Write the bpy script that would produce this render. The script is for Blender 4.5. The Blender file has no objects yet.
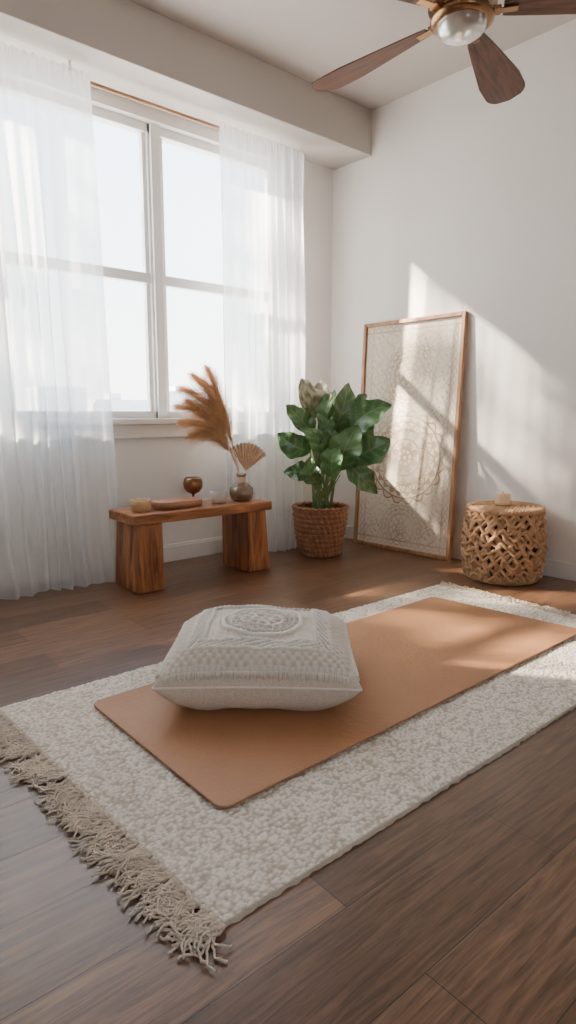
import bpy, math, random
import numpy as np
from mathutils import Vector, noise, Matrix
random.seed(7)
C=bpy.context.scene.collection
pi=math.pi
FH=(math.cos(math.radians(50)),math.sin(math.radians(50)))
RV=(math.sin(math.radians(50)),-math.cos(math.radians(50)))

# ------------------------------------------------------------ materials
def newmat(name):
    m=bpy.data.materials.new(name); m.use_nodes=True
    nt=m.node_tree; b=nt.nodes['Principled BSDF']
    return m,nt,b
def N(nt,t,**k):
    n=nt.nodes.new(t)
    for a,v in k.items():
        if a in n.inputs: n.inputs[a].default_value=v
        else: setattr(n,a,v)
    return n
def mixc(nt,f,a,b,bt='MIX'):
    n=nt.nodes.new('ShaderNodeMix'); n.data_type='RGBA'; n.blend_type=bt
    for s,v in ((0,f),(6,a),(7,b)):
        if hasattr(v,'is_output'): nt.links.new(v,n.inputs[s])
        else: n.inputs[s].default_value=v
    return n.outputs[2]
def c4(c): return (c[0],c[1],c[2],1)
def coord(nt,scale=(1,1,1),rot=(0,0,0)):
    t=nt.nodes.new('ShaderNodeTexCoord'); m=nt.nodes.new('ShaderNodeMapping')
    m.inputs['Scale'].default_value=scale; m.inputs['Rotation'].default_value=rot
    nt.links.new(t.outputs['Object'],m.inputs['Vector']); return m.outputs[0]
def plain(name,col,rough=.6,var=.15,nscale=8,bump=0,bscale=60,metal=0,sheen=0):
    m,nt,b=newmat(name)
    v=coord(nt)
    n=N(nt,'ShaderNodeTexNoise',Scale=nscale,Detail=4.0); nt.links.new(v,n.inputs['Vector'])
    d=[x*(1-var) for x in col]; l=[min(1,x*(1+var)) for x in col]
    nt.links.new(mixc(nt,n.outputs[0],c4(d),c4(l)),b.inputs['Base Color'])
    b.inputs['Roughness'].default_value=rough; b.inputs['Metallic'].default_value=metal
    if sheen: b.inputs['Sheen Weight'].default_value=sheen
    if bump:
        n2=N(nt,'ShaderNodeTexNoise',Scale=bscale,Detail=3.0); nt.links.new(v,n2.inputs['Vector'])
        bp=N(nt,'ShaderNodeBump',Strength=bump,Distance=.01); nt.links.new(n2.outputs[0],bp.inputs['Height'])
        nt.links.new(bp.outputs[0],b.inputs['Normal'])
    return m
def wood(name,dark,light,scale=(2,30,30),rough=.45,bump=.15):
    m,nt,b=newmat(name)
    v=coord(nt,scale)
    n=N(nt,'ShaderNodeTexNoise',Scale=1.0,Detail=8.0,Roughness=.65,Distortion=.6); nt.links.new(v,n.inputs['Vector'])
    r=nt.nodes.new('ShaderNodeValToRGB'); r.color_ramp.elements[0].position=.34; r.color_ramp.elements[1].position=.66
    r.color_ramp.elements[0].color=c4(dark); r.color_ramp.elements[1].color=c4(light)
    nt.links.new(n.outputs[0],r.inputs[0]); nt.links.new(r.outputs[0],b.inputs['Base Color'])
    b.inputs['Roughness'].default_value=rough
    bp=N(nt,'ShaderNodeBump',Strength=bump,Distance=.004); nt.links.new(n.outputs[0],bp.inputs['Height'])
    nt.links.new(bp.outputs[0],b.inputs['Normal'])
    return m
def attrmat(name,rough=.8,bump=.3,bscale=300,sheen=0,mul=.18):
    m,nt,b=newmat(name)
    a=nt.nodes.new('ShaderNodeAttribute'); a.attribute_name='Col'
    v=coord(nt)
    n=N(nt,'ShaderNodeTexNoise',Scale=bscale,Detail=2.0); nt.links.new(v,n.inputs['Vector'])
    nt.links.new(mixc(nt,mul,a.outputs['Color'],n.outputs['Fac'],'MULTIPLY'),b.inputs['Base Color'])
    b.inputs['Roughness'].default_value=rough
    if sheen: b.inputs['Sheen Weight'].default_value=sheen
    bp=N(nt,'ShaderNodeBump',Strength=bump,Distance=.003); nt.links.new(n.outputs[0],bp.inputs['Height'])
    nt.links.new(bp.outputs[0],b.inputs['Normal'])
    return m

M={}
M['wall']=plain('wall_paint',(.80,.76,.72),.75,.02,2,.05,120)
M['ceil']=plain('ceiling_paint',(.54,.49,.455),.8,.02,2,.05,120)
M['trim']=plain('trim_paint',(.80,.76,.72),.5,.02,3)
M['frame']=plain('window_frame_paint',(.82,.80,.78),.4,.02,3)
M['bench']=wood('bench_wood',(.13,.038,.013),(.50,.20,.075),(3,30,30),.42)
M['benchleg']=wood('bench_leg_wood',(.11,.03,.01),(.54,.21,.075),(26,26,2.5),.42)
M['artframe']=wood('frame_wood',(.25,.115,.055),(.48,.27,.145),(24,24,3),.55)
M['blade']=wood('blade_wood',(.030,.010,.005),(.15,.053,.025),(4,40,40),.5)
M['rod']=wood('rod_wood',(.33,.16,.07),(.5,.27,.13),(3,30,30),.4)
M['bronze']=plain('bronze_metal',(.28,.155,.075),.25,.1,6,metal=.9)
M['rope']=plain('rope_fibre',(.33,.155,.078),.85,.45,30,.7,160)
M['wicker']=plain('wicker_fibre',(.49,.285,.15),.75,.4,25,.6,180)
M['gap_core']=plain('gap_shade',(.07,.035,.018),.9,.3,20)
M['dark']=plain('dark_fibre',(.06,.03,.018),.9,.2,20)
M['soil']=plain('soil',(.04,.025,.016),.95,.4,60,.6,80)
M['candle']=plain('candle_wax',(.86,.62,.36),.5,.04,10)
M['stem']=plain('stem_green',(.17,.26,.09),.5,.25,12)
M['pampas']=plain('dry_plume',(.78,.49,.275),.9,.3,16)
M['palm']=plain('dry_palm',(.74,.53,.37),.8,.2,20)
M['vase']=plain('vase_glaze',(.24,.17,.12),.18,.15,10,metal=.4)
M['stone']=plain('stone_ceramic',(.52,.47,.42),.6,.2,30,.2,90)
M['brass']=plain('brown_copper',(.24,.105,.04),.22,.2,10,metal=.6)
M['lightwood']=wood('light_wood',(.45,.28,.12),(.68,.48,.25),(10,10,30),.5)
M['traywood']=wood('tray_wood',(.28,.12,.06),(.48,.24,.13),(4,30,30),.5)
M['fringe']=plain('fringe_yarn',(.67,.555,.44),.95,.35,25,.4,300)
M['city']=plain('haze_building',(.62,.62,.64),.9,.1,.1)
M['ground']=plain('haze_ground',(.5,.5,.5),.9,.1,.1)
M['rug_trim']=plain('cream_yarn',(.90,.83,.73),.95,.12,40,.3,300)
M['blockbark']=plain('sun_blocker_bark',(.12,.08,.05),.9,.3,20)
M['blockleaf']=plain('sun_blocker_leaf',(.08,.16,.04),.7,.3,3)

# floor
m,nt,b=newmat('plank_floor')
v=coord(nt)
br=nt.nodes.new('ShaderNodeTexBrick')
nt.links.new(v,br.inputs['Vector'])
br.offset=.37; br.inputs['Scale'].default_value=1.0
br.inputs['Brick Width'].default_value=1.25; br.inputs['Row Height'].default_value=.19
br.inputs['Mortar Size'].default_value=.0014; br.inputs['Mortar Smooth'].default_value=.3
br.inputs['Color1'].default_value=(.125,.064,.036,1); br.inputs['Color2'].default_value=(.225,.124,.073,1)
br.inputs['Mortar'].default_value=(.04,.024,.017,1)
v2=coord(nt,(2.6,38,1))
n=N(nt,'ShaderNodeTexNoise',Scale=1.6,Detail=10.0,Roughness=.72,Distortion=.9); nt.links.new(v2,n.inputs['Vector'])
r=nt.nodes.new('ShaderNodeValToRGB'); r.color_ramp.elements[0].position=.34; r.color_ramp.elements[1].position=.66
r.color_ramp.elements[0].color=(.36,.33,.31,1); r.color_ramp.elements[1].color=(1.4,1.35,1.3,1)
nt.links.new(n.outputs[0],r.inputs[0])
nt.links.new(mixc(nt,1.0,br.outputs['Color'],r.outputs[0],'MULTIPLY'),b.inputs['Base Color'])
mr=N(nt,'ShaderNodeMapRange'); nt.links.new(n.outputs[0],mr.inputs[0]); mr.inputs[3].default_value=.24; mr.inputs[4].default_value=.40
nt.links.new(mr.outputs[0],b.inputs['Roughness'])
bp=N(nt,'ShaderNodeBump',Strength=.18,Distance=.003); nt.links.new(n.outputs[0],bp.inputs['Height'])
bp2=N(nt,'ShaderNodeBump',Strength=.5,Distance=.002,invert=True); nt.links.new(br.outputs['Fac'],bp2.inputs['Height'])
nt.links.new(bp.outputs[0],bp2.inputs['Normal']); nt.links.new(bp2.outputs[0],b.inputs['Normal'])
M['floor']=m
# rug
m,nt,b=newmat('boucle_wool')
v=coord(nt)
sx_=nt.nodes.new('ShaderNodeSeparateXYZ'); nt.links.new(v,sx_.inputs[0])
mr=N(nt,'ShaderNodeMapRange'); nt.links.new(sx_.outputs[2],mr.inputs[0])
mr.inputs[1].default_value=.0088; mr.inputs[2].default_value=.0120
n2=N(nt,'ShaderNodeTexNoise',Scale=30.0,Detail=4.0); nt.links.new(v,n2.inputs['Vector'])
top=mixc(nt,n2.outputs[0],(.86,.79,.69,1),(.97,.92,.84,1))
nt.links.new(mixc(nt,mr.outputs[0],(.55,.46,.36,1),top),b.inputs['Base Color'])  # crevice shade put into the colour: darker low between the nubs
n=N(nt,'ShaderNodeTexNoise',Scale=260.0,Detail=3.0); nt.links.new(v,n.inputs['Vector'])
bp=N(nt,'ShaderNodeBump',Strength=.7,Distance=.004); nt.links.new(n.outputs[0],bp.inputs['Height'])
nt.links.new(bp.outputs[0],b.inputs['Normal']); b.inputs['Roughness'].default_value=.95
M['rug']=m
M['mat']=plain('yoga_mat_rubber',(.42,.196,.088),.58,.12,5,.3,70)
# curtain
m,nt,b=newmat('sheer_fabric'); nt.nodes.remove(b)
out=nt.nodes['Material Output']
d=N(nt,'ShaderNodeBsdfDiffuse',Color=(.88,.90,.92,1)); t=N(nt,'ShaderNodeBsdfTranslucent',Color=(.88,.90,.93,1)); tr=N(nt,'ShaderNodeBsdfTransparent')
m1=N(nt,'ShaderNodeMixShader'); m1.inputs[0].default_value=.5
m2=N(nt,'ShaderNodeMixShader')
lw=N(nt,'ShaderNodeLayerWeight',Blend=.5)
mr=N(nt,'ShaderNodeMapRange'); nt.links.new(lw.outputs['Facing'],mr.inputs[0]); mr.inputs[3].default_value=.58; mr.inputs[4].default_value=.98
nt.links.new(mr.outputs[0],m2.inputs[0])
nt.links.new(d.outputs[0],m1.inputs[1]); nt.links.new(t.outputs[0],m1.inputs[2])
nt.links.new(tr.outputs[0],m2.inputs[1]); nt.links.new(m1.outputs[0],m2.inputs[2]); nt.links.new(m2.outputs[0],out.inputs[0])
M['curtain']=m
# glass pane
m,nt,b=newmat('window_glass'); nt.nodes.remove(b); out=nt.nodes['Material Output']
tr=N(nt,'ShaderNodeBsdfTransparent',Color=(.97,.98,.98,1)); g=N(nt,'ShaderNodeBsdfGlossy',Roughness=.02); m1=N(nt,'ShaderNodeMixShader'); m1.inputs[0].default_value=.05
nt.links.new(tr.outputs[0],m1.inputs[1]); nt.links.new(g.outputs[0],m1.inputs[2]); nt.links.new(m1.outputs[0],out.inputs[0])
M['glass']=m
m,nt,b=newmat('frosted_lamp_glass'); b.inputs['Base Color'].default_value=(.5,.48,.45,1); b.inputs['Roughness'].default_value=.12; b.inputs['Transmission Weight'].default_value=.6
M['lamp']=m
m,nt,b=newmat('leaf_green')
a=nt.nodes.new('ShaderNodeAttribute'); a.attribute_name='Col'
nt.links.new(a.outputs['Color'],b.inputs['Base Color']); b.inputs['Roughness'].default_value=.26
M['leaf']=m
M['art']=attrmat('printed_canvas',.75,.1,200)
M['pillow']=attrmat('woven_cotton',.95,.9,190,.1,.28)

# ------------------------------------------------------------ mesh helpers
def mk(name,verts,faces,mat,loc=(0,0,0),parent=None,smooth=True,bevel=0,subsurf=0,**props):
    me=bpy.data.meshes.new(name); me.from_pydata([tuple(v) for v in verts],[],faces); me.update()
    if mat: me.materials.append(mat)
    if smooth: me.polygons.foreach_set('use_smooth',[True]*len(me.polygons))
    o=bpy.data.objects.new(name,me); o.location=loc; C.objects.link(o)
    if parent: o.parent=parent
    if bevel:
        bv=o.modifiers.new('bevel','BEVEL'); bv.width=bevel; bv.segments=3; bv.limit_method='ANGLE'
        if smooth: bv.harden_normals=True
    for k,vv in props.items(): o[k]=vv
    return o
def empty(name,loc,label,cat,rot=(0,0,0),**p):
    o=bpy.data.objects.new(name,None); o.location=loc; o.rotation_euler=rot; o.empty_display_size=.1
    C.objects.link(o); o['label']=label; o['category']=cat
    for k,v in p.items(): o[k]=v
    return o
def boxes(lst):
    V=[];F=[]
    for (x0,x1,y0,y1,z0,z1) in lst:
        k=len(V)
        V+=[(x0,y0,z0),(x1,y0,z0),(x1,y1,z0),(x0,y1,z0),(x0,y0,z1),(x1,y0,z1),(x1,y1,z1),(x0,y1,z1)]
        F+=[tuple(k+i for i in f) for f in ((0,3,2,1),(4,5,6,7),(0,1,5,4),(1,2,6,5),(2,3,7,6),(3,0,4,7))]
    return V,F
def lathe(prof,seg=48):
    V=[];F=[];n=len(prof)
    for i in range(seg):
        a=2*pi*i/seg
        for r,z in prof: V.append((r*math.cos(a),r*math.sin(a),z))
    for i in range(seg):
        j=(i+1)%seg
        for k in range(n-1):
            F.append((i*n+k,j*n+k,j*n+k+1,i*n+k+1))
    return V,F
class MB:
    def __init__(s): s.V=[];s.F=[]
    def tube(s,pts,rad,sides=6,flat=None,closed=False):
        pts=[Vector(p) for p in pts]; n=len(pts); k0=len(s.V)
        for i,p in enumerate(pts):
            if closed: t=pts[(i+1)%n]-pts[(i-1)%n]
            else: t=pts[min(i+1,n-1)]-pts[max(i-1,0)]
            if t.length<1e-9: t=Vector((0,0,1))
            t.normalize()
            up=Vector((0,0,1)) if abs(t.z)<.95 else Vector((1,0,0))
            if flat is not None: up=flat(p)
            a=t.cross(up)
            if a.length<1e-6: a=t.cross(Vector((0,1,0)))
            a.normalize(); b_=a.cross(t).normalized()
            r=rad(i/(n-1)) if callable(rad) else rad
            ra,rb=(r if isinstance(r,tuple) else (r,r))
            for q in range(sides):
                g=2*pi*q/sides
                s.V.append(p+a*math.cos(g)*ra+b_*math.sin(g)*rb)
        rng=n if closed else n-1
        for i in range(rng):
            j=(i+1)%n
            for q in range(sides):
                q2=(q+1)%sides
                s.F.append((k0+i*sides+q,k0+i*sides+q2,k0+j*sides+q2,k0+j*sides+q))
        if not closed:
            s.F.append(tuple(k0+q for q in reversed(range(sides))))
            s.F.append(tuple(k0+(n-1)*sides+q for q in range(sides)))
def setcol(o,cols):
    at=o.data.color_attributes.new('Col','FLOAT_COLOR','POINT')
    arr=np.ones((len(cols),4),dtype=np.float32); arr[:,:3]=np.array(cols,dtype=np.float32)
    at.data.foreach_set('color',arr.ravel())

# ------------------------------------------------------------ room
XW=3.44; YW=3.58; X0=-2.4; Y0=-2.2; ZC=3.03
SK=.055   # the far wall is slightly out of square
XE=XW+SK*(YW-Y0)
S=dict(kind='structure')
V,F=boxes([(X0-.2,XE+.2,Y0-.2,YW+.2,-.1,0)]); mk('floor',V,F,M['floor'],smooth=False,**S)
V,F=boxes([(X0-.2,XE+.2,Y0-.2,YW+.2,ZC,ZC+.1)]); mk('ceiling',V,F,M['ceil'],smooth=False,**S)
WB=.93; WT=2.67; WL=.07; WR=2.95
V,F=boxes([(X0,XW,YW,YW+.2,0,WB),(X0,XW,YW,YW+.2,WT,ZC),(WR,XW,YW,YW+.2,WB,WT),(X0,WL,YW,YW+.2,WB,WT)])
mk('wall_north',V,F,M['wall'],smooth=False,**S)
def skewbox(x0,x1,y0,y1,z0,z1):
    V,F=boxes([(x0,x1,y0,y1,z0,z1)])
    return [(x+SK*(YW-y),y,z) for x,y,z in V],F
V,F=skewbox(XW,XW+.2,Y0,YW+.2,0,ZC); mk('wall_east',V,F,M['wall'],smooth=False,**S)
V,F=boxes([(X0-.2,X0,Y0,YW+.2,0,ZC)]); mk('wall_west',V,F,M['wall'],smooth=False,**S)
V,F=boxes([(X0,XE,Y0-.2,Y0,0,.9),(X0,XE,Y0-.2,Y0,2.1,ZC),(X0,-.3,Y0-.2,Y0,.9,2.1),(.8,XE,Y0-.2,Y0,.9,2.1)])  # rear opening out of view, added and sized to let in fill light
mk('wall_south',V,F,M['wall'],smooth=False,**S)
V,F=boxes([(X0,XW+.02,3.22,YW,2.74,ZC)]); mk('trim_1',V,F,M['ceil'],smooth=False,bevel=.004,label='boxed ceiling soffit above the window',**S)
V,F=boxes([(WL-.06,WR+.08,YW-.075,YW+.08,WB-.035,WB),(WL-.03,WR+.05,YW-.03,YW,WB-.12,WB-.035)])
mk('trim_2',V,F,M['trim'],smooth=False,bevel=.006,label='painted window sill',**S)
V,F=boxes([(X0,XW,YW-.016,YW,0,.1),(X0,XW,YW-.011,YW,.1,.115)]); mk('baseboard_north',V,F,M['trim'],smooth=False,bevel=.003,**S)
V,F=skewbox(XW-.016,XW,Y0,YW-.02,0,.1); mk('baseboard_east',V,F,M['trim'],smooth=False,bevel=.003,**S)
mull=[.07,1.03,1.99,2.95]
for i in range(3):
    a,b_=mull[i],mull[i+1]
    y0,y1=YW+.05,YW+.12
    B=[]
    B+=[(a,a+.045,y0,y1,WB,WT),(b_-.045,b_,y0,y1,WB,WT),(a,b_,y0,y1,WT-.05,WT),(a,b_,y0,y1,WB,WB+.045)]
    B+=[(a+.045,b_-.045,y0+.005,y1-.01,1.755,1.815)]
    B+=[(a+.045,a+.07,y0+.02,y1-.01,WB+.045,WT-.05),(b_-.07,b_-.045,y0+.02,y1-.01,WB+.045,WT-.05)]
    V,F=boxes(B); w=mk('window_%d'%(i+1),V,F,M['frame'],smooth=False,bevel=.003,**S)
    V,F=boxes([(a+.06,b_-.06,y0+.035,y0+.039,WB+.03,WT-.03)]); mk('glass',V,F,M['glass'],smooth=False,parent=w)
V,F=boxes([(1.99-.03,1.99+.03,YW+.03,YW+.06,WB,WT),(1.03-.03,1.03+.03,YW+.03,YW+.06,WB,WT)]); mk('trim_3',V,F,M['frame'],smooth=False,bevel=.003,label='window mullion covers',**S)

# outdoors
V,F=boxes([(-600,900,4.5,900,-16,-15.5)]); mk('ground',V,F,M['ground'],smooth=False,kind='structure')
B=[]
rr=random.Random(3)
x=-120
while x<420:
    w=rr.uniform(8,26); hgt=rr.choice([3,5,6,8,11])*rr.uniform(.8,1.2); y=rr.uniform(200,260)
    B.append((x,x+w,y,y+15,-15.5,hgt)); 
    if rr.random()<.4: B.append((x+w*.3,x+w*.5,y+3,y+8,hgt,hgt+2.5))
    x+=w+rr.uniform(0,8)
V,F=boxes(B); mk('city_skyline',V,F,M['city'],smooth=False,kind='stuff',label='hazy pale row of distant city buildings',category='buildings')
# unseen tree added outside so its crown breaks up the sunlight
tx,ty=-1.25,8.3
e=empty('unseen_sun_blocker',(tx,ty,-15.5),'unseen leafy tree added outside the window to break up the sunlight','tree')
mb=MB(); rr=random.Random(21)
mb.tube([(-.9,.6,0),(-.7,.5,6),(-.8,.5,12),(-.6,.4,17.5),(-.5,.3,20),(-.3,.2,23.5)],lambda t:.26-.23*t,10)
TV=[];TF=[]
for bI in range(58):
    z0=rr.uniform(19.3,23.4); a=rr.uniform(0,2*pi); L=rr.uniform(.3,2.1)
    p0=Vector((-.5,.3,z0-.2)); p1=p0*.5+Vector((math.cos(a)*L*.5,math.sin(a)*L*.4,z0*.5+.1)); p2=Vector((math.cos(a)*L,math.sin(a)*L*.7,z0+rr.uniform(-.3,.4)))
    mb.tube([p0,p1,p2],lambda t:.025-.02*t,6)
    rad=rr.uniform(.08,.15)
    for q in range(46):
        c=p2+Vector((rr.gauss(0,rad),rr.gauss(0,rad),rr.gauss(0,rad*.8)))
        u_=Vector((rr.gauss(0,1),rr.gauss(0,1),rr.gauss(0,1))).normalized(); w_=u_.orthogonal().normalized(); s=rr.uniform(.06,.10)
        k=len(TV); TV+=[c-u_*s,c+w_*s*.6-u_*s*.1,c+u_*s,c-w_*s*.6-u_*s*.1]; TF.append((k,k+1,k+2,k+3))
mk('blocker_trunk',mb.V,mb.F,M['blockbark'],parent=e); mk('blocker_leaves',TV,TF,M['blockleaf'],parent=e,smooth=False,kind='stuff')

# ------------------------------------------------------------ curtains
def curtain(name,x0,x1,z0,z1,label,seed,flare0=0,flare1=0,yc=3.372,foldw=.076):
    nx=int((x1-x0)/.0035); nz=64; V=[];F=[]
    for j in range(nz+1):
        t=j/nz; z=z1-(z1-z0)*t
        g=min(1,t*3)
        for i in range(nx+1):
            s=i/nx
            xx=x0+(x1+flare1*t**1.5-x0)*s
            X=x0+(x1-x0)*s
            ph=X/foldw*2*pi+5.5*noise.noise((X*3.0,seed,t*.35))+ 2.0*noise.noise((X*8,seed+t*.7,2))
            am=max(.14,min(1.15,.55+1.8*noise.noise((X*4.0,seed,t*.6))))
            amp=(.007+.032*g)*am
            big=.020*math.sin(X/.33*2*pi+seed+2.2*noise.noise((X*2,seed,t*1.2)))*g
            y=yc-.012*g+amp*math.sin(ph)+big+.005*math.sin(ph*2.3+1+t*1.5)*g*am+.017*noise.noise((X*3,seed+5,t*2.2))*min(1,t*4)
            if t<.03: y+=.003*math.sin(X*260)
            if t<.05: y=min(y,yc+.016)
            y=min(y,3.47)
            zz=z
            if j==0: zz+=.006*math.sin(X*130+seed)
            if t>.93: y+=(t-.93)*(.9*noise.noise((X*7,seed,9))-.3)
            V.append((xx,y,zz))
    for j in range(nz):
        for i in range(nx):
            k=j*(nx+1)+i; F.append((k,k+1,k+nx+2,k+nx+1))
    e=empty(name,((x0+x1)/2,yc,0),label,'curtain')
    V=[(a-(x0+x1)/2,b-yc,c) for a,b,c in V]
    mk('curtain_panel',V,F,M['curtain'],parent=e)
    return e
curtain('sheer_curtain',-.1,1.49,.006,2.695,'sheer white floor-length curtain gathered beside the window',1.3,0,.05)
curtain('sheer_curtain',2.29,2.985,.006,2.685,'sheer white floor-length curtain hanging behind the potted plant',7.7,.0,.03)
e=empty('curtain_rod',(1.4,3.405,2.668),'thin wooden curtain rod mounted below the soffit','curtain rod')
mb=MB(); mb.tube([(-1.6,0,0),(1.58,0,0)],.010,12); mk('rod',mb.V,mb.F,M['rod'],parent=e)
for xx in (-1.5,0,1.55):
    V,F=boxes([(xx-.006,xx+.006,-.006,.006,.008,.072)]); mk('bracket',V,F,M['frame'],parent=e,bevel=.002)

# ------------------------------------------------------------ rug
rx0,rx1,ry0,ry1=.50,2.84,.870,2.072
def rxs(y): return .072*(ry1-y)/(ry1-ry0)
e=empty('area_rug',((rx0+rx1)/2,(ry0+ry1)/2,0),'cream nubby woven rug with tasselled ends on the plank floor','rug')
cxr,cyr=e.location.x,e.location.y
nx,ny=820,430; V=[];F=[]
for j in range(ny+1):
    for i in range(nx+1):
        sx=i/nx; sy=j/ny
        x=rx0+(rx1-rx0)*sx; y=ry0+(ry1-ry0)*sy
        if j in (0,ny): y+=.006*noise.noise((x*40,sy*5,3))+.005*noise.noise((x*3,sy,3))
        d=noise.voronoi((x*86,y*118,0))[0]
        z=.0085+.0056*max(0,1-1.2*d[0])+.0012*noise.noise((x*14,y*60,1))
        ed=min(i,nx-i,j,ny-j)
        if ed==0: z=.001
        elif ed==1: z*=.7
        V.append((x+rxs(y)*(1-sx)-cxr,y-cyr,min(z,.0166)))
for j in range(ny):
    for i in range(nx):
        k=j*(nx+1)+i; F.append((k,k+1,k+nx+2,k+nx+1))
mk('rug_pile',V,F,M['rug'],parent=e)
mb=MB(); rr=random.Random(11)
def fringe(xe0,sgn,length,step,sk):
    y=ry0+.004
    while y<ry1-.003:
        xe=xe0+(rxs(y) if sk else 0)
        ang0=rr.uniform(-.6,.6)
        mb.tube([(xe+sgn*.001,y-.010,.0085),(xe+sgn*.006,y,.0105),(xe+sgn*.001,y+.010,.0085)],.0062,6)
        for q in range(15):
            L=length*rr.uniform(.55,1.25); a=ang0+rr.uniform(-.30,.30); cv=rr.uniform(-1.6,1.6)
            px,py=xe-sgn*.002,y+rr.uniform(-.008,.008); h=rr.uniform(.004,.0125); ns=13; w0=rr.uniform(0,6); pts=[]
            for s in range(ns+1):
                wob=.0030*math.sin(w0+s*1.6)
                pts.append((px-math.sin(a)*wob,py+math.cos(a)*wob,max(.0035,h*(1-.3*s/ns)+.0018*math.cos(w0+s*1.6))))
                px+=sgn*L/ns*math.cos(a); py+=L/ns*math.sin(a); a+=cv/ns*(1 if s<8 else 2.4)
            mb.tube(pts,lambda t:.0033*(1-.25*t),5)
        y+=step*rr.uniform(.75,1.25)
fringe(rx0,-1,.098,.0255,True)
fringe(rx1,1,.085,.0275,False)
V=[(v[0]-cxr,v[1]-cyr,max(.001,min(v[2],.0166))) for v in mb.V]
mk('fringe',V,mb.F,M['fringe'],parent=e,kind='stuff',label='knotted beige yarn tassels')

# ------------------------------------------------------------ yoga mat
def rrect(x0,x1,y0,y1,r,n=8):
    P=[]
    for cx_,cy_,a0 in ((x1-r,y1-r,0),(x0+r,y1-r,pi/2),(x0+r,y0+r,pi),(x1-r,y0+r,3*pi/2)):
        for i in range(n+1):
            a=a0+pi/2*i/n; P.append((cx_+r*math.cos(a),cy_+r*math.sin(a)))
    return P
P=rrect(-.955,.965,-.37,.375,.035)
P=[(x+(.0 if x<0 else -.10*(y+.37)),y) for x,y in P]
n=len(P); V=[(x,y,0) for x,y in P]+[(x,y,.007) for x,y in P]
F=[tuple(reversed(range(n))),tuple(range(n,2*n))]+[(i,(i+1)%n,n+(i+1)%n,n+i) for i in range(n)]
o=mk('yoga_mat',V,F,M['mat'],loc=(1.702,1.527,.0172),smooth=False,bevel=.002,label='terracotta tan yoga mat laid flat on the cream rug',category='yoga mat')
o.rotation_euler=(0,0,.016)

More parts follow.
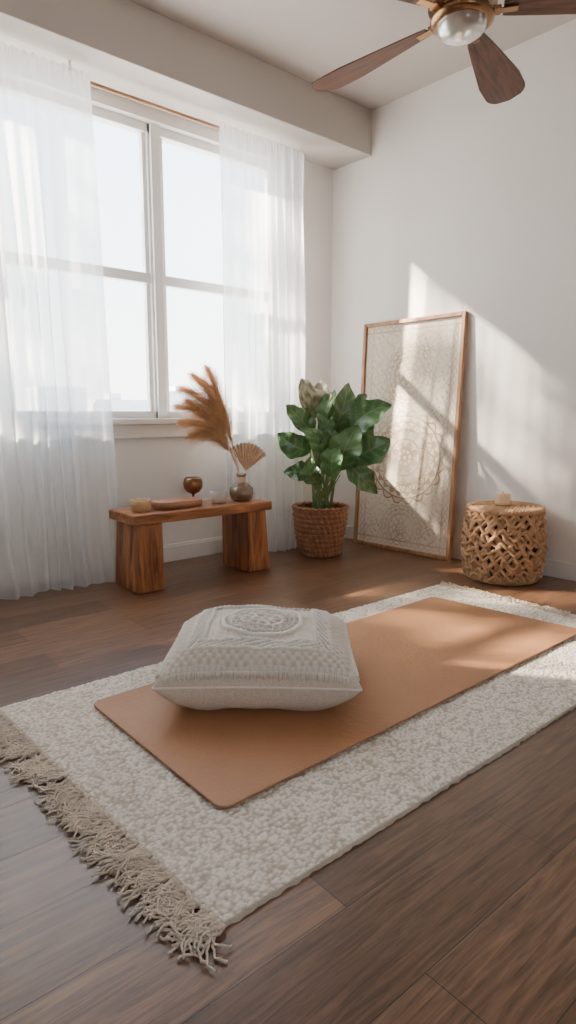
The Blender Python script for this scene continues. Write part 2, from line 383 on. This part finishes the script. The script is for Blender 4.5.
# ------------------------------------------------------------ floor cushion
def pillow():
    e=empty('floor_cushion',(1.263,1.645,.0245),'cream cotton floor cushion with embroidered round medallion on the yoga mat','cushion',rot=(0,0,math.radians(-41)))
    hw,hd,T=.317,.286,.121; n=210
    V=[];F=[];cols=[]
    base=np.array((.85,.75,.62)); lightc=np.array((.97,.92,.84)); darkc=np.array((.44,.34,.24))
    zc=.106
    EX=4.2; PW=.47
    def pins(u,w): return 1-.045*(1-abs(u)**2)*abs(w)**4, 1-.045*(1-abs(w)**2)*abs(u)**4
    for side in (1,-1):
        for j in range(n+1):
            for i in range(n+1):
                u=-1+2*i/n; w=-1+2*j/n
                u=math.sin(u*pi/2); w=math.sin(w*pi/2)
                u=math.copysign(abs(u)**.85,u); w=math.copysign(abs(w)**.85,w)
                au=min(1,abs(u)); aw=min(1,abs(w))
                prof=((1-au**EX)**PW)*((1-aw**EX)**PW)
                pin,pin2=pins(u,w)
                x=u*hw*pin2; y=w*hd*pin
                dome=.84+.16*(1-au*au)*(1-aw*aw)
                z=zc+side*T*prof*(dome if side>0 else 1)
                wr_=.5+.5*max(au,aw)
                z+=(.014*noise.noise((x*7,y*7,side*2))+.006*noise.noise((x*17,y*17,side*2))*wr_)*prof
                col=base.copy(); dz=0
                if side>0:
                    wx=x+.005*noise.noise((x*22,y*22,1)); wy=y+.005*noise.noise((x*22,y*22,7))
                    r=math.hypot(wx,wy)/.135; th=math.atan2(wy,wx)
                    q=max(abs(wx)/hw,abs(wy)/hd)
                    if r<1.06:
                        m_=0
                        for R0,wd in ((1.0,.09),(.82,.04),(.52,.06),(.24,.07)):
                            m_=max(m_,1-(abs(r-R0)/wd)**2)
                        if .57<r<.77: m_=max(m_,.95*(1 if abs(abs(math.sin(9*th))*.2+.57-r)<.05 else 0))
                        if .84<r<.92: m_=max(m_,.6*max(0,math.sin(44*th)))
                        if r<.16: m_=max(m_,1-(r/.12)**2)
                        if .30<r<.47: m_=max(m_,.9*max(0,math.sin(10*th)))
                        m_=max(0,min(1,m_*1.4)); dz=.010*m_-.001
                        col=darkc*.65*(1-m_)+base*.35*(1-m_)+lightc*m_
                    elif .55<q<.60 or .70<q<.74 or .90<q<.94:
                        k=.5+.5*math.sin((x if abs(y)/hd>abs(x)/hw else y)*360); dz=.007+.004*k; col=lightc*(.80+.20*k)
                    elif .60<=q<=.70:
                        s_=(x if abs(y)/hd>abs(x)/hw else y); k=abs(math.sin(s_*75+(q-.65)*60)); k=1 if k>.6 else 0
                        dz=.008*k; col=darkc*.6+base*.4 if not k else lightc
                    elif .74<=q<=.90:
                        k=.5+.5*math.sin(wx*220)*math.sin(wy*220); dz=.008*k; col=(darkc*.4+base*.6)*(1-k)+lightc*k
                    elif q>.94:
                        dz=.001*math.sin((x+y)*500)
                        if random.random()<.15: col=col*.88
                    else:
                        k=max(0,noise.noise((x*90,y*90,5))); dz=.005*k; col=base*.95+(lightc-base)*k*1.2
                    z+=dz*min(1,prof*1.3)
                else:
                    col=base*(.84+.18*random.random()); z=max(z,.0005)
                V.append((x,y,z)); cols.append(col)
    k2=(n+1)*(n+1)
    for j in range(n):
        for i in range(n):
            k=j*(n+1)+i; F.append((k,k+1,k+n+2,k+n+1)); k+=k2; F.append((k,k+n+1,k+n+2,k+1))
    o=mk('cushion_cover',V,F,M['pillow'],parent=e); setcol(o,cols)
    mb=MB(); pts=[]
    for s in range(240):
        t=s/240*4; sd=int(t); f=-1+2*(t-sd); f=math.sin(f*pi/2)
        u,w=((f,-1),(1,f),(-f,1),(-1,-f))[sd]
        pin,pin2=pins(u,w)
        pts.append((u*hw*pin2,w*hd*pin,zc))
    mb.tube(pts,.0035,6,closed=True); o=mk('piping',mb.V,mb.F,M['rug_trim'],parent=e)
    mb=MB(); rr=random.Random(4)
    for sd in range(4):
        for s in range(110):
            f=-.88+1.76*s/109
            u,w=((f,-.955),(.955,f),(-f,.955),(-.955,-f))[sd]
            au,aw=abs(u),abs(w); prof=((1-au**EX)**PW)*((1-aw**EX)**PW); pin,pin2=pins(u,w)
            x,y=u*hw*pin2,w*hd*pin; z=zc+T*prof*(.84+.16*(1-au*au)*(1-aw*aw))
            ox,oy=((0,-1),(1,0),(0,1),(-1,0))[sd]; dl=rr.uniform(.006,.020); jx=rr.uniform(-.005,.005)
            mb.tube([(x,y,z+.003),(x+ox*.008+jx*.5*abs(oy),y+oy*.008+jx*.5*abs(ox),z-.001),(x+ox*.014+jx*abs(oy),y+oy*.014+jx*abs(ox),z-dl)],.0022,5)
    mk('yarn_trim',mb.V,mb.F,M['rug_trim'],parent=e,kind='stuff')
pillow()

# ------------------------------------------------------------ bench
bx0,bx1,by0,by1,bz=1.455,2.375,2.98,3.30,.43
bcx,bcy=(bx0+bx1)/2,(by0+by1)/2
e=empty('wooden_bench',(bcx,bcy,0),'low reddish-brown solid wood bench with slab legs under the window','bench')
V,F=boxes([(bx0-bcx,bx1-bcx,by0-bcy,by1-bcy,bz-.055,bz)])
mk('bench_top',V,F,M['bench'],parent=e,bevel=.009)
for xa,s in ((bx0+.035,-1),(bx1-.175,1)):
    x0=xa-bcx; x1=x0+.14; f=.025*s
    yb0,yb1=by0+.02-bcy,by1-.02-bcy; zt=bz-.055
    V=[(x0+min(f,0),yb0-.01,0),(x1+max(f,0),yb0-.01,0),(x1+max(f,0),yb1,0),(x0+min(f,0),yb1,0),(x0,yb0,zt),(x1,yb0,zt),(x1,yb1,zt),(x0,yb1,zt)]
    F=[(0,3,2,1),(4,5,6,7),(0,1,5,4),(1,2,6,5),(2,3,7,6),(3,0,4,7)]
    mk('leg',V,F,M['benchleg'],parent=e,bevel=.01)

def single(name,prof,mat,loc,label,cat,seg=40):
    V,F=lathe(prof,seg); return mk(name,V,F,mat,loc=loc,label=label,category=cat)
single('wooden_bowl',[(0,0),(.040,0),(.052,.008),(.058,.062),(.055,.065),(.050,.062),(.046,.018),(0,.012)],M['lightwood'],(1.558,3.11,bz),'small pale wooden bowl on the bench','bowl')
P=rrect(-.150,.150,-.08,.08,.07); n=len(P)
V=[(x*.93,y*.9,0) for x,y in P]+[(x,y,.014) for x,y in P]+[(x,y,.040) for x,y in P]+[(x*.93,y*.88,.046) for x,y in P]+[(x*.88,y*.8,.036) for x,y in P]
F=[tuple(reversed(range(n)))]+[(k*n+i,k*n+(i+1)%n,(k+1)*n+(i+1)%n,(k+1)*n+i) for k in range(4) for i in range(n)]+[tuple(range(4*n,5*n))]
mk('wooden_tray',V,F,M['traywood'],loc=(1.788,3.12,bz),label='rounded oblong wooden tray lying on the bench',category='tray')
single('stone_cup',[(0,0),(.030,0),(.044,.012),(.052,.035),(.051,.062),(.047,.078),(.042,.076),(.045,.05),(.038,.02),(0,.012)],M['stone'],(2.06,3.10,bz),'small pale grey stone cup on the bench','cup')
single('copper_goblet',[(0,0),(.030,.0),(.030,.004),(.009,.012),(.007,.045),(.012,.052),(.038,.064),(.056,.088),(.060,.115),(.054,.142),(.046,.152),(.043,.150),(.052,.12),(.046,.09),(.02,.07),(0,.068)],M['brass'],(1.965,3.23,bz),'rounded dark copper cup on a short foot on the bench','cup')
e=empty('glazed_vase',(2.235,3.11,bz),'round-bellied taupe vase with dried stems on the bench','vase')
V,F=lathe([(0,0),(.045,0),(.064,.012),(.076,.045),(.072,.08),(.045,.102),(.026,.115),(.022,.135),(.025,.15),(.032,.165),(.029,.167),(.02,.15),(.017,.13),(.0,.10)],48)
mk('vase_body',V,F,M['vase'],parent=e)
mb=MB()
pts=[]
for k in range(24*5):
    a=2*pi*k/24; pts.append((.0255*math.cos(a),.0255*math.sin(a),.112+.035*k/120))
mb.tube(pts,.0042,6)
mk('vase_collar',mb.V,mb.F,M['palm'],parent=e)
def PL(r,z,d=0): return Vector((r*RV[0]-d*FH[0],r*RV[1]-d*FH[1],z))
def bez(P,t):
    P=[Vector(p) for p in P]
    while len(P)>1: P=[P[i].lerp(P[i+1],t) for i in range(len(P)-1)]
    return P[0]
eb=empty('pampas_grass',(2.235,3.11,bz),'dried tan pampas plumes leaning out of the taupe vase','dried flowers')
mb=MB(); ms=MB(); rr=random.Random(5)
S0=(-.010,.18)
stems=[(S0,(-.06,.38),(-.13,.68),(-.19,.79)),(S0,(-.05,.40),(-.14,.66),(-.27,.75)),(S0,(-.07,.40),(-.18,.64),(-.34,.67)),
       (S0,(-.06,.36),(-.18,.57),(-.37,.57)),(S0,(-.05,.34),(-.16,.48),(-.35,.48)),(S0,(-.05,.32),(-.15,.43),(-.29,.40)),(S0,(-.06,.36),(-.16,.54),(-.31,.60)),(S0,(-.05,.40),(-.12,.64),(-.23,.72)),(S0,(-.04,.36),(-.10,.52),(-.20,.60))]
for si,st in enumerate(stems):
    dd=rr.uniform(-.05,.08)
    P=[PL(r,z,dd*i/3-.008) for i,(r,z) in enumerate(st)]
    P[0].z=.14
    ms.tube([bez(P,t/16) for t in range(17)],lambda t:.0026*(1-.5*t),5)
    for q in range(2200):
        t=.34+.66*rr.random()**.8
        p=bez(P,t); tg=(bez(P,min(1,t+.02))-bez(P,t-.02)).normalized()
        rnd=Vector((rr.gauss(0,1),rr.gauss(0,1),rr.gauss(0,1))); side=(rnd-tg*rnd.dot(tg)).normalized()
        L=rr.uniform(.03,.15)*(1.15-.5*t)*(.6+.6*math.sin(pi*min(1,(t-.3)/.7))); spread=1.7*rr.random()**1.2+.15
        dr=(tg+side*spread).normalized()
        dn=rr.uniform(.006,.032)
        p1=p+dr*L*.45; p2=p+dr*L*.8+tg*L*.10+Vector((0,0,-dn*.5)); p3=p2+dr*L*.3+Vector((rr.uniform(-.009,.009),rr.uniform(-.009,.009),-dn))
        wv=dr.cross(rnd).normalized()*.0005
        k=len(mb.V); mb.V+=[p-wv,p+wv,p1+wv*1.4,p1-wv*1.4,p2+wv,p2-wv,p3]
        mb.F+=[(k,k+1,k+2,k+3),(k+3,k+2,k+4,k+5),(k+5,k+4,k+6)]
mk('plume',mb.V,mb.F,M['pampas'],parent=eb,kind='stuff'); mk('stems',ms.V,ms.F,M['palm'],parent=eb)
ep=empty('dried_palm_fan',(2.235,3.11,bz),'small dried pleated palm fan standing in the taupe vase','dried palm leaf')
mb=MB(); mb.tube([PL(.010,.13,.006),PL(.017,.16,.008),PL(.026,.20,.012)],.003,6); mk('stem',mb.V,mb.F,M['palm'],parent=ep)
V=[];F=[]; nb=22; org=PL(.026,.18,.012)
V.append(org)
for i in range(nb+1):
    a=math.radians(-38+84*i/nb)+.12
    L=.185*(1-.16*abs(i/nb-.5)); dep=.022 if i%2 else .008
    if i%2: L*=.93
    V.append(PL(.026+L*.55*math.sin(a),.18+L*.55*math.cos(a),dep)); V.append(PL(.026+L*math.sin(a),.18+L*math.cos(a),dep*1.3))
for i in range(nb):
    F+=[(0,1+2*i,3+2*i),(1+2*i,2+2*i,4+2*i,3+2*i)]
mk('palm_blade',V,F,M['palm'],parent=ep,smooth=False)

# ------------------------------------------------------------ potted plant
e=empty('potted_plant',(2.895,3.105,0),'broad-leaved green plant in a woven rope basket pot on the floor','potted plant')
V=[];F=[];seg=220;rows=110
nr=10
def potr(z): t=z/.33; return .128+.052*t**.8+.006*math.sin(t*pi)
for j in range(rows+1):
    z=.33*j/rows; row=int(min(z/.33*nr,nr-.001)); fz=(z/.33*nr)%1
    for i in range(seg):
        a=2*pi*i/seg
        tw=math.sin(a*30+(fz*3.2)+row*1.7+1.5*noise.noise((a*3,row,0)))
        hs=max(0,math.sin(pi*fz))
        r=potr(z)+.010*hs**.5*(1+.5*noise.noise((math.cos(a)*6,math.sin(a)*6,row*3)))+.0035*tw*hs
        V.append((r*math.cos(a),r*math.sin(a),z))
for j in range(rows):
    for i in range(seg):
        k=j*seg; i2=(i+1)%seg; F.append((k+i,k+i2,k+seg+i2,k+seg+i))
F.append(tuple(reversed(range(seg))))
mk('basket_pot',V,F,M['rope'],parent=e)
mb=MB()
mb.tube([((.183+.004*math.cos(a*26*2*pi/260))*math.cos(2*pi*a/260),(.183+.004*math.cos(a*26*2*pi/260))*math.sin(2*pi*a/260),.332+.004*math.sin(a*26*2*pi/260)) for a in range(260)],.011,8,closed=True)
mk('rim',mb.V,mb.F,M['rope'],parent=e)
V,F=lathe([(0,.30),(.10,.298),(.175,.29)],32); mk('soil',V,F,M['soil'],parent=e)
ms=MB(); LV=[];LF=[];LC=[]
def leaf(b0,b1,w,dd0=0,dd1=0,pale=0,face=.0,curl=.18,gg=1):
    K=151.
    B=PL((b0[0]-320)/K,(555-b0[1])/K,dd0); T=PL((b1[0]-320)/K,(555-b1[1])/K,dd1)
    root=PL(random.uniform(-.05,.05),.29,random.uniform(-.05,.05))
    mid=(root+B)/2+Vector((0,0,.05)); mid.x=mid.x*.7+root.x*.3; mid.y=mid.y*.7+root.y*.3
    ms.tube([bez([root,mid,B],t/8) for t in range(9)],lambda t:.008-.003*t,6)
    L=(T-B).length; dirv=(T-B).normalized()
    toC=Vector((-FH[0],-FH[1],.35)).normalized()
    nrm=(toC-dirv*toC.dot(dirv)).normalized()
    nrm=(nrm+dirv.cross(nrm)*face).normalized()
    side=dirv.cross(nrm).normalized()
    W=w/K/2; nu,nv=28,28
    k0=len(LV); g=random.uniform(.7,1.6)*gg; yel=random.uniform(0,.5)
    wph=random.uniform(0,6); bend=random.uniform(-.14,.14)
    for i in range(nu+1):
        t=i/nu
        c=B+(T-B)*t+nrm*(L*curl*math.sin(pi*min(t*1.05,1))**1)-Vector((0,0,L*.12*t*t))+side*(L*bend*math.sin(pi*t))
        wd=W*(math.sin(pi*t**.80)**.8*(1+.07*math.sin(t*17+wph)) if 0<t<1 else 0)+.001
        for j in range(nv+1):
            s=-1+2*j/nv
            p=c+side*s*wd+nrm*(s*s*wd*.35)+nrm*(.015*math.sin(t*17+wph+(1.4 if s>0 else 0))*abs(s)**1.8)-nrm*.0025*(abs(math.sin(t*24-abs(s)*5))**8)
            LV.append(p)
            vein=1 if abs(s)<.06 else (.5 if math.sin(t*34-abs(s)*7)>.78 else 0)
            col=np.array((.046,.118,.042))*g*(1-yel)+np.array((.13,.205,.065))*yel
            col=col*(1-vein*.55)+np.array((.30,.38,.19))*vein*.55
            if pale: 
                m_=min(1,max(0,.7+.9*noise.noise((t*6,s*4,k0))))
                col=col*(1-m_)+np.array((.46,.41,.29))*m_  # variegated pale tone with the backlit look put into the colour
            LC.append(col)
    for i in range(nu):
        for j in range(nv):
            k=k0+i*(nv+1)+j; LF.append((k,k+1,k+nv+2,k+nv+1))
leaf((330,436),(348,371),27,-.02,-.02,face=.3)
leaf((348,428),(388,394),32,.06,.10,curl=.12,face=-.2)
leaf((352,454),(388,430),31,.08,.12,curl=.10,face=.15)
leaf((345,458),(375,484),24,.12,.16,curl=.22)
leaf((311,430),(284,396),23,.02,.05,face=.2,curl=.1)
leaf((309,448),(276,424),26,.06,.10,face=-.2,curl=.1)
leaf((309,468),(282,464),20,.10,.14,curl=.3)
leaf((313,416),(300,368),24,-.03,-.04,pale=1,face=.3)
leaf((320,412),(320,370),20,-.05,-.06,pale=1,face=-.5)
leaf((328,428),(333,380),20,.02,.02,gg=1.3,face=-.5)
leaf((336,466),(356,414),31,.10,.12,gg=1.1)
leaf((320,466),(299,416),27,.08,.10,face=.2)
leaf((330,474),(336,430),22,.12,.15,gg=1.4,face=-.3)
leaf((340,424),(366,384),22,-.03,-.05,face=-.4)
leaf((325,452),(317,402),22,.05,.06,face=.4)
leaf((344,440),(372,410),22,.0,.02,face=.4,gg=.8)
leaf((318,480),(308,448),20,.12,.15,face=-.3,gg=1.2)
o=mk('foliage',LV,LF,M['leaf'],parent=e); setcol(o,LC)
for _ in range(12):
    root=PL(random.uniform(-.07,.07),.29,random.uniform(-.02,.10)); tp=PL(random.uniform(-.13,.15),random.uniform(.55,.68),random.uniform(0,.10))
    ms.tube([root,(root+tp)/2+Vector((0,0,.02)),tp],lambda t:.0065-.003*t,6)
mk('stems',ms.V,ms.F,M['stem'],parent=e)

# ------------------------------------------------------------ leaning framed art
AW,AH=.83,1.60
e=empty('framed_artwork',(3.398,2.812,0),'tall wood-framed cream mandala print leaning against the wall','framed picture',rot=(0,.050,SK))
fw=.026; hw=AW/2
V,F=boxes([(-.03,.008,-hw,-hw+fw,0,AH),(-.03,.008,hw-fw,hw,0,AH),(-.03,.008,-hw+fw,hw-fw,0,fw),(-.03,.008,-hw+fw,hw-fw,AH-fw,AH)])
mk('picture_frame',V,F,M['artframe'],parent=e,bevel=.004)
nx,nz=330,640; iw=hw-fw; V=[];F=[];cols=[]
lo=np.array((.31,.195,.11)); hi=np.array((.73,.635,.525))
def band(v,c,w): return 1.0 if abs(v-c)<w else 0.0
def lace(y,z,f):
    wy=y+.02*math.sin(z*31); wz=z+.02*math.sin(y*37)
    a_=math.sin(wy*f)*math.sin(wz*f); b2=math.sin((wy+wz)*f*.5)*math.sin((wy-wz)*f*.5)
    return .5 if (a_>.62 or abs(b2)<.07) else (.2 if a_<-.5 else 0)
def medal(r,th):
    m_=0
    for R0,wd in ((1.0,.020),(.86,.015),(.68,.018),(.44,.020),(.22,.025),(.08,.03)):
        if abs(r-R0)<wd: m_=1
    pr=1.02+.12*abs(math.sin(10*th))
    if r>1.0: m_=max(m_,1 if abs(r-pr)<.024 else (.3 if r<pr else 0))
    pr=.87+.12*abs(math.sin(12*th))
    if .86<r<1.0: m_=max(m_,.85 if r<pr and abs(r-pr)>.03 else 0)
    pr=.69+.15*abs(math.cos(8*th))
    if .68<r<.86: m_=max(m_,1 if abs(r-pr)<.024 else (.6 if r<pr and math.sin(48*th)>0 else .1))
    pr=.46+.20*abs(math.sin(6*th))
    if .44<r<.68: m_=max(m_,1 if abs(r-pr)<.024 else (.4 if (r<pr and math.sin(r*120)>0) else (.8 if r>pr+.05 else 0)))
    pr=.24+.17*abs(math.sin(4*th))
    if .22<r<.44: m_=max(m_,.85 if r<pr else .1)
    if .10<r<.21: m_=max(m_,.8 if math.sin(8*th)>.1 else 0)
    return m_
for j in range(nz+1):
    for i in range(nx+1):
        y=-iw+2*iw*i/nx; z=fw+(AH-2*fw)*j/nz
        V.append((-.012,y,z)); m_=0; ay=abs(y); az=abs(z-AH/2); done=False
        for zc0,RR in ((.66,.285),(1.22,.19),(.16,.16)):
            r=math.hypot(y,z-zc0)/RR
            if r<1.15 and ay<.325 and az<.725:
                m_=medal(r,math.atan2(z-zc0,y))*(1 if RR>.2 else .7); done=True; break
        if not done:
            if ay>.325 or az>.725:
                s_=z if ay>.325 else y; c_=(ay-.352) if ay>.325 else (az-.745)
                m_=.8 if (band(ay,.328,.003) or band(az,.728,.003)) else (.6 if abs(math.sin(s_*60)*.016-c_)<.004 or abs(math.sin(s_*60)*.016+c_)<.004 else .05)
            else:
                m_=lace(y,z,80)
        m_*=.72+.7*noise.noise((y*6,z*6,3))
        m_=max(0,min(1,m_))
        cols.append(hi*(1-m_)+lo*m_)
for j in range(nz):
    for i in range(nx):
        k=j*(nx+1)+i; F.append((k,k+nx+1,k+nx+2,k+1))
o=mk('printed_panel',V,F,M['art'],parent=e,smooth=False); setcol(o,cols)
V,F=boxes([(-.008,0,-iw,iw,fw,AH-fw)]); mk('backing_board',V,F,M['traywood'],parent=e,smooth=False)

# ------------------------------------------------------------ wicker stool
e=empty('wicker_stool',(3.285,1.945,0),'round chunky woven wicker stool beside the wall','stool')
H=.425
def wr(z): t=z/H; return .193+.026*math.sin(pi*min(1,max(0,t)))
prof=[(0,.01)]+[(wr(z*H/20)-.012,.01+z*(H-.03)/20) for z in range(21)]+[(0,H-.008)]
V,F=lathe(prof,48); mk('gap_core',V,F,M['gap_core'],parent=e)  # dark core behind the strands, the gaps' shade put into its colour
mb=MB(); nh=22
for dirn in (1,-1):
    for s in range(nh):
        pts=[]
        for k in range(57):
            t=k/56; z=.02+t*(H-.04)
            a=2*pi*s/nh+dirn*t*.85
            ph=t*.85*2/(2*pi/nh)*pi
            r=wr(z)+dirn*.009*math.cos(ph+(pi if s%2 else 0))-.002+.005*noise.noise((s,t*8,dirn))
            a+=.08*noise.noise((s*3.3,t*9,dirn*5))
            pts.append((r*math.cos(a),r*math.sin(a),z))
        wd=random.uniform(.0105,.0135)
        mb.tube(pts,lambda t:(wd*(1+.2*math.sin(t*40+s)),.0095),8,flat=lambda p:Vector((p.x,p.y,0)).normalized())
for zi in range(10):
    zz=.040+zi*.0385
    pts=[]
    for k in range(480):
        a=2*pi*k/480; r=wr(zz)+.010*math.cos(a*nh*.5+zi*pi)+.005
        pts.append((r*math.cos(a),r*math.sin(a),zz+.011*math.sin(a*nh+zi*pi)+.010*noise.noise((math.cos(a)*5,math.sin(a)*5,zi*3))))
    mb.tube(pts,.0095,7,closed=True)
mk('woven_side',mb.V,mb.F,M['wicker'],parent=e)
def braid(mb,R0,z,r,amp,nt_):
    for ph in (0,2*pi/3,4*pi/3):
        n_=300; mb.tube([((R0+amp*math.cos(nt_*2*pi*a/n_+ph))*math.cos(2*pi*a/n_),(R0+amp*math.cos(nt_*2*pi*a/n_+ph))*math.sin(2*pi*a/n_),z+amp*math.sin(nt_*2*pi*a/n_+ph)) for a in range(n_)],r,6,closed=True)
for R0,z in ((.202,H-.008),(.190,.020)):
    mb=MB(); braid(mb,R0,z,.011,.008,24); mk('rim',mb.V,mb.F,M['wicker'],parent=e)
mb=MB()
for k in range(7):
    braid(mb,.014+.0275*k,H-.003,.0075,.0065,max(2,int(k*3.2)))
mk('woven_seat',mb.V,mb.F,M['wicker'],parent=e,kind='stuff')
e=empty('pillar_candle',(3.275,1.96,H+.0115),'short cream pillar candle on the wicker stool','candle')
V,F=lathe([(0,0),(.040,0),(.042,.004),(.042,.062),(.039,.067),(.032,.064),(0,.061)],40); mk('wax',V,F,M['candle'],parent=e)
mb=MB(); mb.tube([(0,0,.06),(0,0,.070),(.002,0,.078)],.0015,6); mk('wick',mb.V,mb.F,M['dark'],parent=e)

# ------------------------------------------------------------ ceiling fan
fx,fy,fz=2.50,1.81,2.60
e=empty('ceiling_fan',(fx,fy,ZC),'bronze ceiling fan with dark wooden blades and glass light','ceiling fan')
zo=fz-ZC
V,F=lathe([(0,0),(.085,0),(.09,-.02),(.075,-.06),(.03,-.085),(0,-.085)],40); mk('canopy',V,F,M['bronze'],parent=e)
mb=MB(); mb.tube([(0,0,-.08),(0,0,zo+.20)],.014,14); mk('downrod',mb.V,mb.F,M['bronze'],parent=e)
V,F=lathe([(0,zo+.235),(.03,zo+.235),(.04,zo+.20),(.10,zo+.19),(.135,zo+.165),(.145,zo+.13),(.145,zo+.085),(.12,zo+.075),(.12,zo+.05),(.135,zo+.045),(.135,zo+.03),(.115,zo+.018),(.10,zo+.018),(0,zo+.02)],56); mk('motor_housing',V,F,M['bronze'],parent=e)
V,F=lathe([(.104,zo+.02),(.101,zo-.003),(.085,zo-.024),(.05,zo-.038),(0,zo-.043)],48); mk('light_bowl',V,F,M['lamp'],parent=e,label='clear frosted glass light bowl')
for ad in (93,18,-53,237,165):
    a=math.radians(ad); ca,sa=math.cos(a),math.sin(a)
    L0,L1=.17,.875; nu=36; V=[];F=[]
    for i in range(nu+1):
        t=i/nu; x=L0+(L1-L0)*t
        w=.034+.066*min(1,t*1.5)**.9
        if t>.84: w*=math.sqrt(max(0,1-((t-.84)/.16)**2.4))*.98+.02
        for s in (-1,-.5,0,.5,1):
            yy=w*s; zz=-yy*.19
            V.append((x,yy,zz+.003)); 
        for s in (1,.5,0,-.5,-1):
            yy=w*s; zz=-yy*.19
            V.append((x,yy,zz-.004))
    for i in range(nu):
        for q in range(10):
            q2=(q+1)%10; k=i*10; F.append((k+q,k+q2,k+10+q2,k+10+q))
    F.append(tuple(range(10))); F.append(tuple(reversed(range(nu*10,nu*10+10))))
    o=mk('fan_blade',V,F,M['blade'],parent=e,smooth=False); o.location=(0,0,zo+.062); o.rotation_euler=(0,0,a)
    V,F=boxes([(.10,.23,-.018,.018,-.010,-.005),(.10,.16,-.025,.025,-.012,.004)])
    h=mk('blade_iron',V,F,M['bronze'],parent=o,bevel=.002)

# ------------------------------------------------------------ light
w=bpy.data.worlds.new('World'); bpy.context.scene.world=w; w.use_nodes=True; nt=w.node_tree
bg=nt.nodes['Background']; tc=nt.nodes.new('ShaderNodeTexCoord'); sp=nt.nodes.new('ShaderNodeSeparateXYZ'); nt.links.new(tc.outputs['Generated'],sp.inputs[0])
rp=nt.nodes.new('ShaderNodeValToRGB'); nt.links.new(sp.outputs[2],rp.inputs[0])
rp.color_ramp.elements[0].position=.02; rp.color_ramp.elements[0].color=(1,.97,.94,1); rp.color_ramp.elements[1].position=.5; rp.color_ramp.elements[1].color=(.64,.81,1,1)
nt.links.new(rp.outputs[0],bg.inputs[0]); bg.inputs[1].default_value=8.2
sd=bpy.data.lights.new('sun','SUN'); sd.energy=85; sd.angle=math.radians(1.3); sd.color=(1,.85,.68)
so=bpy.data.objects.new('sun',sd); C.objects.link(so); so.location=(-4,10,8)
so.rotation_euler=Vector((.75,-1,-.77)).to_track_quat('-Z','Y').to_euler()
def portal(loc,direction,sx,sy):
    l=bpy.data.lights.new('portal','AREA'); l.shape='RECTANGLE'; l.size=sx; l.size_y=sy; l.cycles.is_portal=True
    o=bpy.data.objects.new('portal',l); C.objects.link(o); o.location=loc
    o.rotation_euler=Vector(direction).to_track_quat('-Z','Z').to_euler()
portal(((WL+WR)/2,YW+.21,(WB+WT)/2),(0,-1,0),WR-WL,WT-WB)
portal((.25,Y0-.21,1.5),(0,1,0),1.1,1.2)

# ------------------------------------------------------------ camera
cd=bpy.data.cameras.new('camera'); co=bpy.data.objects.new('camera',cd); C.objects.link(co)
cd.sensor_fit='VERTICAL'; cd.sensor_height=24; cd.sensor_width=13.5; cd.lens=625/1024*24; cd.clip_end=2000; cd.clip_start=.02
p=math.radians(8.8)
co.location=(0,0,.95)
co.rotation_euler=Vector((math.cos(p)*FH[0],math.cos(p)*FH[1],-math.sin(p))).to_track_quat('-Z','Y').to_euler()
bpy.context.scene.camera=co
